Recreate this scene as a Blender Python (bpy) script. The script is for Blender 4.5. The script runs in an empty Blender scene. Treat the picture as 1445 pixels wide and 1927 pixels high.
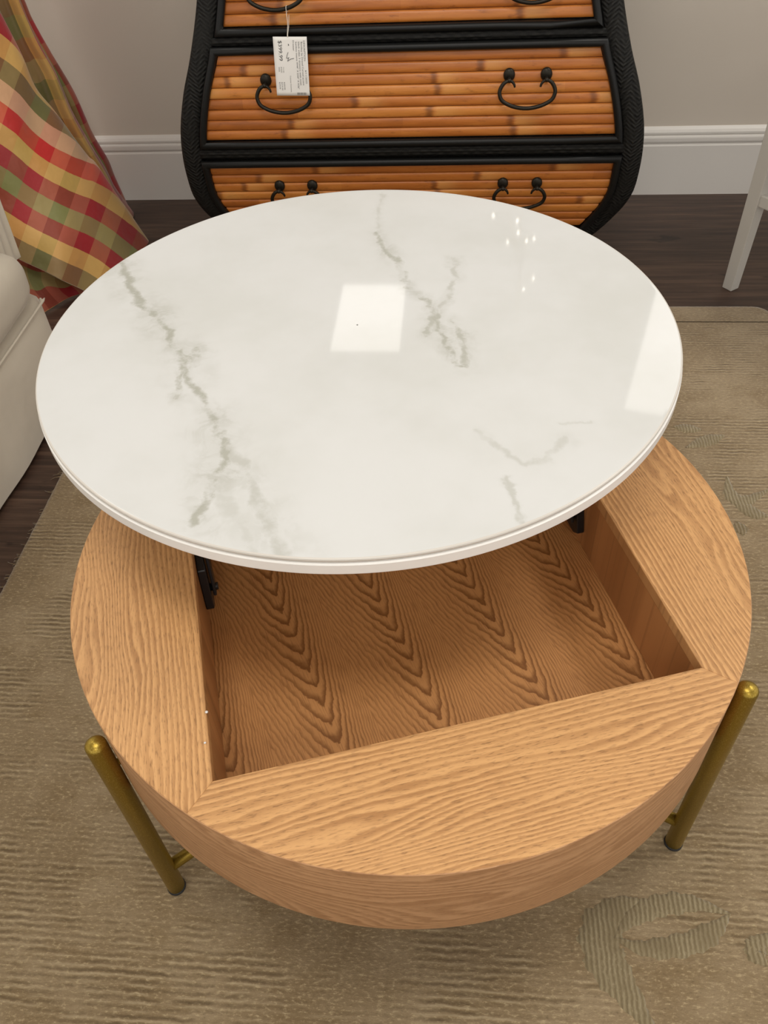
import bpy, bmesh, math, random
from mathutils import Vector, Matrix

S = bpy.context.scene
COL = S.collection
PI = math.pi
rnd = random.Random(7)

# ------------------------------------------------------------------ camera
cam_data = bpy.data.cameras.new('camera')
cam = bpy.data.objects.new('camera', cam_data)
COL.objects.link(cam)
cam_data.sensor_fit = 'VERTICAL'
cam_data.sensor_height = 24.0
cam_data.lens = 1550.18 * 24.0 / 1927.0
cam_data.clip_start = 0.02
_r = Vector((0.99659, 0.0706, -0.04262)); _u = Vector((-0.02009, 0.70906, 0.70486)); _f = Vector((-0.07998, 0.7016, -0.70806))
M3 = Matrix(((_r.x, _u.x, -_f.x), (_r.y, _u.y, -_f.y), (_r.z, _u.z, -_f.z)))
cam.matrix_world = Matrix.Translation((0.0543, -0.6823, 1.1686)) @ M3.to_4x4()
S.camera = cam

# ------------------------------------------------------------------ world, exposure
W = bpy.data.worlds.new('store_ambient'); S.world = W; W.use_nodes = True
W.node_tree.nodes['Background'].inputs[0].default_value = (1.0, 0.95, 0.895, 1)
W.node_tree.nodes['Background'].inputs[1].default_value = 1.15
S.view_settings.view_transform = 'Standard'
S.view_settings.look = 'None'
S.view_settings.gamma = 1.0
S.view_settings.use_curve_mapping = False
S.view_settings.exposure = 0.0
LIGHT_W = 14.5
LIGHT_COL = (1.0, 0.962, 0.90)
FLOOR_Z = -0.006
RUG_Z = 0.004
CEIL_Z = 3.0

# ------------------------------------------------------------------ helpers
class MB:
    def __init__(s): s.v = []; s.f = []; s.uv = {}; s.smooth = set()
    def vert(s, p): s.v.append(tuple(p)); return len(s.v) - 1
    def face(s, idx, smooth=False, uv=None):
        s.f.append(tuple(idx)); k = len(s.f) - 1
        if smooth: s.smooth.add(k)
        if uv: s.uv[k] = uv
    def box(s, a, b):
        x0, y0, z0 = a; x1, y1, z1 = b
        i = [s.vert(p) for p in ((x0,y0,z0),(x1,y0,z0),(x1,y1,z0),(x0,y1,z0),(x0,y0,z1),(x1,y0,z1),(x1,y1,z1),(x0,y1,z1))]
        for q in ((0,3,2,1),(4,5,6,7),(0,1,5,4),(1,2,6,5),(2,3,7,6),(3,0,4,7)): s.face([i[k] for k in q])
    def obox(s, o, ex, ey, ez):
        o, ex, ey, ez = map(Vector, (o, ex, ey, ez))
        i = [s.vert(o + a*ex + b*ey + c*ez) for a, b, c in ((0,0,0),(1,0,0),(1,1,0),(0,1,0),(0,0,1),(1,0,1),(1,1,1),(0,1,1))]
        for q in ((0,3,2,1),(4,5,6,7),(0,1,5,4),(1,2,6,5),(2,3,7,6),(3,0,4,7)): s.face([i[k] for k in q])
    def grid(s, rows, smooth=True, uvs=None, close_u=False):
        n = len(rows[0]); ids = [[s.vert(p) for p in r] for r in rows]
        for a in range(len(rows) - 1):
            for b in range(n if close_u else n - 1):
                c = (b + 1) % n
                uv = [uvs[a][b], uvs[a][c], uvs[a+1][c], uvs[a+1][b]] if uvs else None
                s.face((ids[a][b], ids[a][c], ids[a+1][c], ids[a+1][b]), smooth, uv)
        return ids
    def cap(s, ids, flip=False): s.face(list(reversed(ids)) if flip else list(ids))
    def lathe(s, prof, c=(0,0,0), n=32, cap0=False, cap1=False):
        rows = [[(c[0]+r*math.cos(2*PI*k/n), c[1]+r*math.sin(2*PI*k/n), c[2]+z) for k in range(n)] for r, z in prof]
        ids = s.grid(rows, True, None, True)
        if cap0: s.cap(ids[0], True)
        if cap1: s.cap(ids[-1])
        return ids
    def tube(s, pts, r, n=10, closed=False, caps=True):
        pts = [Vector(p) for p in pts]; m = len(pts); rows = []
        rr = r if isinstance(r, (list, tuple)) else [r]*m
        up = None
        for i in range(m):
            a = pts[(i-1) % m] if (closed or i > 0) else pts[i]
            b = pts[(i+1) % m] if (closed or i < m-1) else pts[i]
            d0 = (pts[i]-a); d1 = (b-pts[i])
            d0 = d0.normalized() if d0.length > 1e-9 else d1.normalized()
            d1 = d1.normalized() if d1.length > 1e-9 else d0
            t = (d0+d1).normalized()
            if up is None:
                up = Vector((0,0,1)) if abs(t.z) < .9 else Vector((0,1,0))
            x = t.cross(up)
            if x.length < 1e-6: x = t.cross(Vector((1,0,0)))
            x.normalize(); y = x.cross(t).normalized(); up = y
            cs = max(.35, math.sqrt(max(0, (1+d0.dot(d1))/2)))
            axis = (d1-d0)
            row = []
            for k in range(n):
                an = 2*PI*k/n
                o = x*math.cos(an)*rr[i] + y*math.sin(an)*rr[i]
                if axis.length > 1e-4 and cs < .995:
                    ax = axis.normalized(); o = o + ax*(o.dot(ax))*(1/cs-1)
                row.append(pts[i]+o)
            rows.append(row)
        if closed: rows.append(rows[0])
        ids = s.grid(rows, True, None, True)
        if caps and not closed: s.cap(ids[0], False); s.cap(ids[-1], True)
        return ids
    def prism(s, poly, z0, z1):
        a = [s.vert((x, y, z0)) for x, y in poly]; b = [s.vert((x, y, z1)) for x, y in poly]; n = len(poly)
        s.face(list(reversed(a))); s.face(b)
        for k in range(n): s.face((a[k], a[(k+1) % n], b[(k+1) % n], b[k]))
    def build(s, name, mat, parent=None, bevel=0, seg=2, fix=True, merge=False):
        me = bpy.data.meshes.new(name); me.from_pydata([tuple(p) for p in s.v], [], s.f); me.update()
        for k in s.smooth: me.polygons[k].use_smooth = True
        if s.uv:
            l = me.uv_layers.new(name='UVMap')
            for k, uv in s.uv.items():
                for j, li in enumerate(me.polygons[k].loop_indices): l.data[li].uv = uv[j]
        if fix or merge:
            bm = bmesh.new(); bm.from_mesh(me)
            if merge: bmesh.ops.remove_doubles(bm, verts=bm.verts, dist=1e-5)
            bmesh.ops.recalc_face_normals(bm, faces=bm.faces); bm.to_mesh(me); bm.free()
        o = bpy.data.objects.new(name, me); COL.objects.link(o)
        if mat: me.materials.append(mat)
        if parent: o.parent = parent
        if bevel:
            m = o.modifiers.new('bevel', 'BEVEL'); m.width = bevel; m.segments = seg; m.limit_method = 'ANGLE'; m.angle_limit = math.radians(40)
            m.harden_normals = False
        return o

def thing(name, label, cat, loc=(0,0,0), rz=0, group=None):
    o = bpy.data.objects.new(name, None); COL.objects.link(o); o.empty_display_size = .1
    o.location = loc; o.rotation_euler = (0,0,rz); o['label'] = label; o['category'] = cat
    if group: o['group'] = group
    return o
def tag(o, label, cat, group=None):
    o['label'] = label; o['category'] = cat
    if group: o['group'] = group
    return o
def struct(o): o['kind'] = 'structure'; return o

def hermite(xs, ys, x):
    if x <= xs[0]: return ys[0]
    if x >= xs[-1]: return ys[-1]
    n = len(xs)
    for i in range(n-1):
        if x <= xs[i+1]: break
    def sl(k):
        if k == 0: return (ys[1]-ys[0])/(xs[1]-xs[0])
        if k == n-1: return (ys[-1]-ys[-2])/(xs[-1]-xs[-2])
        return (ys[k+1]-ys[k-1])/(xs[k+1]-xs[k-1])
    h = xs[i+1]-xs[i]; t = (x-xs[i])/h
    return (2*t**3-3*t*t+1)*ys[i] + (t**3-2*t*t+t)*h*sl(i) + (-2*t**3+3*t*t)*ys[i+1] + (t**3-t*t)*h*sl(i+1)
def spline(pts, n, keys=None):
    """smooth curve through any-dimension points, resampled to n"""
    m = len(pts); ks = keys or list(range(m)); dim = len(pts[0])
    return [tuple(hermite(ks, [p[d] for p in pts], ks[0]+(ks[-1]-ks[0])*i/(n-1)) for d in range(dim)) for i in range(n)]

# ------------------------------------------------------------------ material helper
class N:
    def __init__(s, name):
        s.m = bpy.data.materials.new(name); s.m.use_nodes = True; s.t = s.m.node_tree; s.n = s.t.nodes; s.l = s.t.links
        s.b = s.n['Principled BSDF']
    def put(s, sock, v):
        if v is None: return
        if isinstance(v, bpy.types.NodeSocket): s.l.new(v, sock)
        elif isinstance(v, (tuple, list)) and len(v) == 3 and sock.type == 'RGBA': sock.default_value = (*v, 1)
        else: sock.default_value = v
    def math(s, op, a, b=None, c=None, clamp=False):
        n = s.n.new('ShaderNodeMath'); n.operation = op; n.use_clamp = clamp
        for k, v in enumerate((a, b, c)): s.put(n.inputs[k], v)
        return n.outputs[0]
    def vm(s, op, a, b=None, scale=None):
        n = s.n.new('ShaderNodeVectorMath'); n.operation = op
        s.put(n.inputs[0], a); s.put(n.inputs[1], b)
        if scale is not None: s.put(n.inputs['Scale'], scale)
        return n.outputs['Value'] if op in ('DOT_PRODUCT', 'LENGTH', 'DISTANCE') else n.outputs['Vector']
    def coord(s, kind='Object'): return s.n.new('ShaderNodeTexCoord').outputs[kind]
    def sep(s, v):
        n = s.n.new('ShaderNodeSeparateXYZ'); s.put(n.inputs[0], v); return n.outputs
    def comb(s, x=0., y=0., z=0.):
        n = s.n.new('ShaderNodeCombineXYZ')
        for k, v in enumerate((x, y, z)): s.put(n.inputs[k], v)
        return n.outputs[0]
    def noise(s, v, scale=5., detail=3., rough=.5, dist=0., color=False):
        n = s.n.new('ShaderNodeTexNoise'); s.put(n.inputs['Vector'], v); s.put(n.inputs['Scale'], scale)
        n.inputs['Detail'].default_value = detail; n.inputs['Roughness'].default_value = rough; n.inputs['Distortion'].default_value = dist
        return n.outputs['Color'] if color else n.outputs['Fac']
    def ramp(s, fac, stops, interp='LINEAR'):
        n = s.n.new('ShaderNodeValToRGB'); r = n.color_ramp; r.interpolation = interp
        while len(r.elements) < len(stops): r.elements.new(.5)
        for e, (p, c) in zip(r.elements, stops):
            e.position = p; e.color = (*c, 1) if len(c) == 3 else c
        s.put(n.inputs[0], fac); return n.outputs[0]
    def mix(s, fac, a, b, mode='MIX'):
        n = s.n.new('ShaderNodeMix'); n.data_type = 'RGBA'; n.blend_type = mode
        s.put(n.inputs[0], fac); s.put(n.inputs[6], a); s.put(n.inputs[7], b); return n.outputs[2]
    def smooth(s, x, lo, hi, a=0., b=1.):
        n = s.n.new('ShaderNodeMapRange'); n.interpolation_type = 'SMOOTHSTEP'
        for k, v in enumerate((x, lo, hi, a, b)): s.put(n.inputs[k], v)
        return n.outputs[0]
    def bump(s, h, strength=.3, dist=.001):
        n = s.n.new('ShaderNodeBump'); n.inputs['Strength'].default_value = strength; n.inputs['Distance'].default_value = dist
        s.put(n.inputs['Height'], h); s.l.new(n.outputs[0], s.b.inputs['Normal'])
    def set(s, **k):
        for a, v in k.items():
            s.put(s.b.inputs[{'color':'Base Color','rough':'Roughness','metal':'Metallic','spec':'Specular IOR Level','coat':'Coat Weight','coat_rough':'Coat Roughness','sheen':'Sheen Weight','ecol':'Emission Color','estr':'Emission Strength'}[a]], v)
        return s.m
    def polydist(s, P, pts):
        """distance from P to a polyline"""
        best = None
        for (ax, ay), (bx, by) in zip(pts, pts[1:]):
            bax, bay = bx-ax, by-ay; L2 = bax*bax+bay*bay
            pa = s.vm('SUBTRACT', P, (ax, ay, 0))
            t = s.math('ADD', s.vm('DOT_PRODUCT', pa, (bax/L2, bay/L2, 0)), 0., clamp=True)
            d = s.vm('DISTANCE', pa, s.vm('SCALE', (bax, bay, 0), scale=t))
            best = d if best is None else s.math('MINIMUM', best, d)
        return best

def srgb(r, g, b):
    return tuple((c/255/12.92 if c/255 <= .04045 else ((c/255+.055)/1.055)**2.4) for c in (r, g, b))

def plain(name, col, rough=.5, metal=0., spec=.5, bump=None):
    n = N(name); P = n.coord()
    v = n.noise(P, 9, 3); c = n.mix(v, tuple(x*.93 for x in col), tuple(min(1, x*1.06) for x in col))
    n.set(color=c, rough=rough, metal=metal, spec=spec)
    if bump: n.bump(n.noise(P, bump[0], 3), bump[1], bump[2])
    return n.m

# ---- oak veneer: grain runs along the chosen axis
def oak(name, axis='X', src='Object', light=srgb(212,163,108), dark=srgb(160,112,66), off=0., freq=150., wav=7., rough=.42, edge=None):
    n = N(name); P = n.coord(src); x, y, z = n.sep(P)
    if axis == 'Y': x, y = y, x
    x = n.math('ADD', x, off)
    q = n.comb(n.math('MULTIPLY', x, 1.5), n.math('MULTIPLY', y, 7.), off)
    big = n.noise(q, 1.6, 2., .45)
    fine = n.noise(n.comb(n.math('MULTIPLY', x, 9.), n.math('MULTIPLY', y, 60.), 1.7), 2.2, 3., .6)
    amp = n.smooth(n.math('ABSOLUTE', y), edge[0], edge[1], .22, 1.) if edge else 1.
    val = n.math('ADD', n.math('MULTIPLY', y, freq), n.math('MULTIPLY', n.math('MULTIPLY', n.math('SUBTRACT', big, .5), wav*2.2), amp))
    val = n.math('ADD', val, n.math('MULTIPLY', fine, 1.0))
    fr = n.math('FRACT', val)
    line = n.math('MULTIPLY', n.smooth(fr, .0, .72), n.smooth(fr, .78, 1., 1., 0.))
    pores = n.noise(n.comb(n.math('MULTIPLY', x, 85.), n.math('MULTIPLY', y, 620.), 0.), 1., 2., .6)
    pm = n.smooth(pores, .52, .66)
    patch = n.noise(n.comb(n.math('MULTIPLY', x, 5.), n.math('MULTIPLY', y, 14.), 4.), 1.4, 2.)
    amt = n.math('MULTIPLY', line, n.smooth(patch, .25, .7, .45, 1.))
    c = n.mix(amt, light, dark)
    c = n.mix(n.math('MULTIPLY', pm, n.math('ADD', n.math('MULTIPLY', line, .45), .34)), c, tuple(d*.62 for d in dark))
    c = n.mix(n.math('MULTIPLY', patch, .28), c, tuple(l*1.08 for l in light), 'MIX')
    n.set(color=c, rough=rough, spec=.4)
    n.bump(n.math('SUBTRACT', n.math('MULTIPLY', fr, .3), pm), .12, .0006)
    return n.m

M_oak_front = oak('oak_front', 'X', off=.37, wav=9., edge=(.268,.35))
M_oak_left = oak('oak_left', 'Y', off=2.11, wav=9., edge=(.268,.35))
M_oak_right = oak('oak_right', 'Y', off=5.43, wav=9., edge=(.268,.35))
M_oak_band = oak('oak_band', 'X', 'UV', light=srgb(196,150,108), dark=srgb(160,114,74), off=1.0, freq=90., wav=9., rough=.5)

def chevron_wood():
    n = N('compartment_cathedral_wood'); P = n.coord(); x, y, z = n.sep(P)
    u = n.math('ADD', x, n.math('MULTIPLY', n.math('ADD', y, .15), .17))
    v = y
    wob = n.noise(n.comb(n.math('MULTIPLY', x, 1.), n.math('MULTIPLY', y, .6), 3.), 14., 3., .55)
    wob2 = n.noise(n.comb(n.math('MULTIPLY', x, 1.), n.math('MULTIPLY', y, 1.), 9.), 60., 3., .6)
    u2 = n.math('ADD', u, n.math('MULTIPLY', n.math('SUBTRACT', wob, .5), .016))
    per = .1232; ctr = .61; AL, PL, AR, PR = .115, .42, .17, 1.45
    k = n.math('DIVIDE', n.math('ADD', u2, .131+ctr*per), per)
    fr = n.math('SUBTRACT', n.math('FRACT', k), ctr)
    cell = n.math('FLOOR', k)
    lf = n.math('MAXIMUM', n.math('MULTIPLY', fr, -1.), 0.); rt = n.math('MAXIMUM', fr, 0.)
    arm = n.math('ADD', n.math('MULTIPLY', lf, AL), n.math('MULTIPLY', rt, AR))
    arm = n.math('ADD', arm, n.math('ADD', n.math('MULTIPLY', n.math('MULTIPLY', lf, lf), PL), n.math('MULTIPLY', n.math('MULTIPLY', rt, rt), PR)))
    q = 1-ctr; step = q*AR + q*q*PR - ctr*AL - ctr*ctr*PL
    g = n.math('SUBTRACT', v, n.math('ADD', arm, n.math('MULTIPLY', cell, step)))
    g = n.math('ADD', g, n.math('MULTIPLY', n.math('SUBTRACT', wob2, .5), .022))
    g = n.math('ADD', g, n.math('MULTIPLY', n.math('SUBTRACT', wob, .5), .035))
    r = n.math('FRACT', n.math('ADD', n.math('MULTIPLY', g, -38.), 40.))
    line = n.math('MULTIPLY', n.smooth(r, .25, .86), n.smooth(r, .88, .99, 1., 0.))
    fine = n.noise(n.comb(n.math('MULTIPLY', u, 700.), n.math('MULTIPLY', v, 40.), 0.), 1., 2.)
    c = n.mix(n.math('MULTIPLY', line, n.math('ADD', n.math('MULTIPLY', n.smooth(n.math('ABSOLUTE', fr), .02, .34, 1., 0.), .5), .5)), srgb(192,138,84), srgb(130,84,42))
    c = n.mix(n.smooth(fine, .5, .7, 0., .35), c, srgb(104,62,32))
    n.set(color=c, rough=.5, spec=.35)
    return n.m
M_chev = chevron_wood()
M_wallwood = oak('compartment_side_wood', 'Y', light=srgb(184,130,80), dark=srgb(142,94,52), off=3.3, wav=6.)
M_wallwood_x = oak('compartment_end_wood', 'X', light=srgb(184,130,80), dark=srgb(142,94,52), off=8.3, wav=6.)

VEINS = {
 'A': ([(-0.2956,0.2556),(-0.28,0.1781),(-0.2567,0.1069),(-0.2362,0.0505),(-0.2205,0.006),(-0.218,-0.0301),(-0.2112,-0.0821),(-0.1984,-0.1325),(-0.1869,-0.184),(-0.1885,-0.2197),(-0.2043,-0.2536),(-0.221,-0.3042)], .0075, .55, .045),
 'A2': ([(-0.2208,0.0001),(-0.2048,-0.0248),(-0.2,0.006)], .007, .5, .02),
 'A3': ([(-0.2212,-0.0291),(-0.2315,-0.0543),(-0.235,-0.0858)], .006, .5, .02),
 'A4': ([(-0.1869,-0.2023),(-0.1676,-0.2598),(-0.1584,-0.3178),(-0.1496,-0.3673)], .009, .32, .055),
 'A5': ([(-0.2043,-0.2536),(-0.1875,-0.2944),(-0.1777,-0.3491)], .010, .22, .06),
 'B0': ([(0.1168,0.3689),(0.1,0.31),(0.0813,0.2501)], .005, .22, .012),
 'B': ([(0.0753,0.2343),(0.0811,0.1568),(0.0851,0.0891),(0.0965,0.0394),(0.1008,-0.0054),(0.0988,-0.0473),(0.0956,-0.0888),(0.1002,-0.1247)], .006, .5, .026),
 'B2': ([(0.1015,-0.003),(0.1293,0.0265),(0.1504,0.0805),(0.168,.13)], .006, .32, .02),
 'B3': ([(0.1266,-0.0238),(0.1239,-0.0734),(0.1062,-0.1265)], .006, .45, .022),
 'B4': ([(0.1008,-0.0054),(0.08,-0.0478)], .006, .45, .02),
 'C': ([(0.0849,-0.248),(0.0942,-0.2825),(0.1119,-0.3066),(0.1385,-0.3056),(0.1671,-0.2854)], .006, .22, .02),
 'C2': ([(0.0849,-0.3184),(0.0836,-0.3543),(0.0856,-0.3868)], .004, .3, .008),
 'C3': ([(0.1771,-0.2606),(0.2034,-0.2634)], .004, .18, .012),
}
def marble():
    n = N('polished_white_marble'); P0 = n.coord(); x, y, z = n.sep(P0)
    P = n.comb(x, y, 0.)
    d1 = n.vm('SUBTRACT', n.noise(P, 11., 4., .6, color=True), (.5, .5, .5))
    d2 = n.vm('SUBTRACT', n.noise(P, 46., 4., .65, color=True), (.5, .5, .5))
    Q = n.vm('ADD', P, n.vm('ADD', n.vm('SCALE', d1, scale=.045), n.vm('SCALE', d2, scale=.020)))
    Q = n.vm('MULTIPLY', Q, (1., 1., 0.))
    br = n.noise(P, 30., 4., .65); br2 = n.noise(P, 13., 3., .6)
    rg = n.smooth(n.math('ABSOLUTE', n.math('SUBTRACT', n.noise(P, 24., 5., .62, .6), .5)), 0., .11, 1.05, .42)
    tot = None
    for pts, w, s_, halo in VEINS.values():
        d = n.polydist(Q, pts)
        core = n.math('MULTIPLY', n.smooth(d, w*.15, w*1.25, 1., 0.), n.smooth(br, .36, .58, .10, s_*1.05))
        hz = n.math('MULTIPLY', n.smooth(d, 0., halo, 1., 0.), n.math('MULTIPLY', n.smooth(br2, .34, .66, .0, s_*.62), rg))
        m = n.math('MAXIMUM', core, hz)
        tot = m if tot is None else n.math('MAXIMUM', tot, m)
    cl = n.noise(P, 4.5, 4., .6)
    base = n.mix(n.smooth(cl, .35, .75), srgb(216,217,216), srgb(208,209,206))
    c = n.mix(n.math('MULTIPLY', tot, 1.15, clamp=True), base, srgb(150,149,132))
    n.set(color=c, rough=.04, spec=.55)
    return n.m
M_marble = marble()
M_marble_edge = plain('satin_white_rim', srgb(205,200,192), .35)
M_tray_edge = plain('white_lacquer_tray', srgb(238,236,232), .3)

def brass():
    n = N('brushed_brass'); P = n.coord()
    sp = n.noise(P, 900., 2., .6)
    c = n.mix(n.smooth(sp, .5, .75), srgb(156,130,52), srgb(196,172,92))
    n.set(color=c, rough=.36, metal=.88)
    n.bump(sp, .05, .0003)
    return n.m
M_brass = brass()
M_black_rubber = plain('black_rubber', (.012,.012,.012), .7)
M_black_steel = plain('black_steel', (.008,.008,.009), .4)

def bamboo():
    n = N('lacquered_bamboo'); P = n.coord(); x, y, z = n.sep(P)
    r = n.n.new('ShaderNodeNewGeometry').outputs['Random Per Island']
    sx = n.math('ADD', x, n.math('MULTIPLY', r, 13.7))
    long_ = n.noise(n.comb(n.math('MULTIPLY', sx, 5.), n.math('MULTIPLY', z, 40.), r), 1.6, 4., .6)
    fib = n.noise(n.comb(n.math('MULTIPLY', sx, 14.), n.math('MULTIPLY', z, 700.), r), 1., 3., .6)
    pa = n.math('FRACT', n.math('MULTIPLY', n.math('ADD', sx, n.math('MULTIPLY', n.noise(n.comb(0., z, r), 200., 2.), .012)), n.math('ADD', 1.35, n.math('MULTIPLY', r, .7))))
    knot = n.math('MULTIPLY', n.smooth(pa, .470, .492), n.smooth(pa, .496, .515, 1., 0.))
    knot_l = n.math('MULTIPLY', n.smooth(pa, .505, .525), n.smooth(pa, .535, .66, 1., 0.))
    seg = n.math('FLOOR', n.math('MULTIPLY', n.math('ADD', sx, .0), n.math('ADD', 1.35, n.math('MULTIPLY', r, .7))))
    sr = n.math('FRACT', n.math('MULTIPLY', n.math('SINE', n.math('ADD', n.math('MULTIPLY', seg, 12.9), n.math('MULTIPLY', r, 78.2))), 43.7))
    tone = n.math('ADD', n.math('MULTIPLY', long_, .55), n.math('ADD', n.math('MULTIPLY', n.math('FRACT', n.math('MULTIPLY', r, 7.13)), .32), n.math('MULTIPLY', sr, .22)))
    c = n.ramp(tone, [(.20, srgb(142,78,30)), (.45, srgb(182,106,42)), (.72, srgb(208,134,60)), (1., srgb(224,158,84))])
    c = n.mix(n.smooth(fib, .52, .75, 0., .35), c, srgb(140,74,26))
    spots = n.noise(n.comb(n.math('MULTIPLY', sx, 24.), n.math('MULTIPLY', z, 90.), 2.), 1., 4., .7)
    c = n.mix(n.smooth(spots, .54, .74, 0., .55), c, srgb(112,58,22))
    c = n.mix(n.math('MULTIPLY', knot_l, .45), c, srgb(228,166,92))
    c = n.mix(n.math('MULTIPLY', knot, .7), c, srgb(110,60,24))
    n.set(color=c, rough=.34, spec=.5)
    n.bump(fib, .15, .0006)
    return n.m
M_bamboo = bamboo()
M_gap = plain('dark_brown_backing', (.03,.012,.006), .7)  # backing coloured dark so the gaps between bamboo strips read dark

def wicker(vertical=True):
    n = N('black_woven_wicker' if vertical else 'black_woven_rail'); P = n.coord(); x, y, z = n.sep(P)
    if vertical:
        ax = n.math('ABSOLUTE', x)
        k = n.math('PINGPONG', ax, .024)
        a = n.math('ADD', z, n.math('MULTIPLY', k, .75)); b = n.math('SUBTRACT', k, n.math('MULTIPLY', z, .2))
        w = n.math('SINE', n.math('ADD', n.math('MULTIPLY', a, 2*PI/.0088), n.math('MULTIPLY', n.noise(P, 45., 2.), 3.)))
        w2 = n.math('SINE', n.math('ADD', n.math('MULTIPLY', b, 2*PI/.024), n.math('MULTIPLY', n.math('FLOOR', n.math('DIVIDE', a, .0088)), 2.1)))
    else:
        off = n.math('MULTIPLY', n.math('FLOOR', n.math('DIVIDE', z, .008)), .013)
        w = n.math('SINE', n.math('MULTIPLY', z, 2*PI/.008))
        w2 = n.math('SINE', n.math('ADD', n.math('MULTIPLY', n.math('ADD', x, off), 2*PI/.030), n.math('MULTIPLY', n.noise(P, 30., 2.), 3.)))
    fib = n.noise(P, 260., 3., .6)
    weave_fade = n.smooth(n.noise(P, 16., 3., .6), .36, .62, .25, 1.)  # noise that fades the weave relief and its painted highlights
    h = n.math('ADD', n.math('MULTIPLY', n.math('MULTIPLY', w, weave_fade), .5), n.math('ADD', n.math('MULTIPLY', n.math('MULTIPLY', w2, weave_fade), .6), n.math('MULTIPLY', fib, .9)))
    c = n.mix(n.smooth(h, -.4, 1.5), (.0018,.0018,.0016), (.016,.0155,.0135))  # highlights painted into the colour: ridges lighter, hollows darker
    n.set(color=c, rough=.6, spec=.25)
    n.bump(h, .55, .0018)
    return n.m
M_wicker = wicker(True); M_rail = wicker(False)
M_black = plain('satin_black_lacquer', (.005,.0053,.0052), .4, spec=.3, bump=(40, .15, .002))
M_iron = plain('dark_bronze_iron', (.022,.018,.012), .38, .6)

# ---- plaid fabric (UV in stripe units)
def plaid():
    n = N('plaid_silk'); uv = n.coord('UV'); s_, t_, _ = n.sep(uv)
    oli = srgb(112,106,62); gold = srgb(222,178,96); crim = srgb(164,20,38); grn = srgb(142,142,84); red = srgb(212,32,36); pale = srgb(228,178,142)
    seq = [oli, gold, crim, grn, crim, gold, red, pale, oli, gold, crim]
    wef = [srgb(190,44,50), srgb(226,176,124), srgb(104,116,66), srgb(222,164,120), srgb(180,30,46), srgb(224,178,118), srgb(150,60,56), srgb(120,128,76)]
    def pick(v, seq):
        m = len(seq); f = n.math('FRACT', n.math('DIVIDE', v, float(m)))
        return n.ramp(f, [(k/m, c) for k, c in enumerate(seq)], 'CONSTANT')
    sj = n.math('ADD', s_, n.math('MULTIPLY', n.math('SUBTRACT', n.noise(uv, 2., 2.), .5), .06))
    c = n.mix(.25, pick(sj, seq), pick(t_, wef))
    thr = n.noise(n.comb(n.math('MULTIPLY', s_, 50.), n.math('MULTIPLY', t_, 4.), 0.), 1., 2.)
    c = n.mix(n.math('MULTIPLY', thr, .12), c, (.35,.2,.1))
    n.set(color=c, rough=.48, sheen=.25, spec=.35)
    wr = n.noise(uv, .55, 3., .55)
    n.bump(wr, .35, .02)
    return n.m
M_plaid = plaid()
M_lining = plain('cream_curtain_lining', srgb(206,196,170), .8)

def linen():
    n = N('off_white_slipcover'); P = n.coord()
    w = n.noise(n.vm('MULTIPLY', P, (300., 300., 900.)), 1., 2.)
    big = n.noise(P, 5., 3., .55)
    c = n.mix(big, srgb(190,181,164), srgb(206,197,181))
    n.set(color=c, rough=.85, sheen=.3, spec=.2)
    n.bump(n.math('ADD', n.math('MULTIPLY', big, 3.), n.math('MULTIPLY', w, .04)), .35, .01)
    return n.m
M_linen = linen()
M_grey_paint = plain('pale_grey_painted_wood', srgb(186,182,174), .5, bump=(60, .1, .001))

def wallmat():
    n = N('greige_wall_paint'); P = n.coord()
    c = n.mix(n.noise(P, 2., 3.), srgb(200,190,177), srgb(208,199,187))
    n.set(color=c, rough=.55, spec=.3); n.bump(n.noise(P, 260., 3.), .12, .0006); return n.m
M_wall = wallmat()
def trimmat():
    n = N('white_trim_paint'); P = n.coord()
    sc = n.smooth(n.noise(n.vm('MULTIPLY', P, (26., 26., 40.)), 1., 4., .7), .70, .78, 0., .5)
    c = n.mix(sc, srgb(218,214,208), srgb(150,140,128))
    n.set(color=c, rough=.35, spec=.5); return n.m
M_trim = trimmat()
def floormat():
    n = N('dark_wood_plank_floor'); P = n.coord(); x, y, z = n.sep(P)
    row = n.math('FLOOR', n.math('DIVIDE', y, .125)); rr = n.noise(n.comb(n.math('MULTIPLY', row, 3.17), 0., 0.), 5., 0.)
    xs = n.math('ADD', x, n.math('MULTIPLY', rr, 9.))
    g = n.noise(n.comb(n.math('MULTIPLY', xs, 2.2), n.math('MULTIPLY', y, 38.), row), 1.5, 5., .62)
    g2 = n.noise(n.comb(n.math('MULTIPLY', xs, 6.), n.math('MULTIPLY', y, 220.), row), 1., 3.)
    kn = n.noise(n.comb(n.math('MULTIPLY', xs, 9.), n.math('MULTIPLY', y, 20.), 3.), 1., 3., .6)
    c = n.ramp(n.math('ADD', n.math('MULTIPLY', g, .75), n.math('MULTIPLY', rr, .25)), [(.30, srgb(40,29,24)), (.5, srgb(70,52,42)), (.70, srgb(98,76,62))])
    c = n.mix(n.smooth(g2, .5, .75, 0., .45), c, srgb(40,29,24))
    c = n.mix(n.smooth(kn, .62, .74, 0., .75), c, srgb(30,21,17))
    seam = n.smooth(n.math('ABSOLUTE', n.math('SUBTRACT', n.math('FRACT', n.math('DIVIDE', y, .125)), .5)), .492, .5)
    c = n.mix(n.math('MULTIPLY', seam, .7), c, (.006,.004,.003))
    n.set(color=c, rough=.42, spec=.4); n.bump(n.math('SUBTRACT', g2, n.math('MULTIPLY', seam, 2.)), .12, .001); return n.m
M_floor = floormat()

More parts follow.
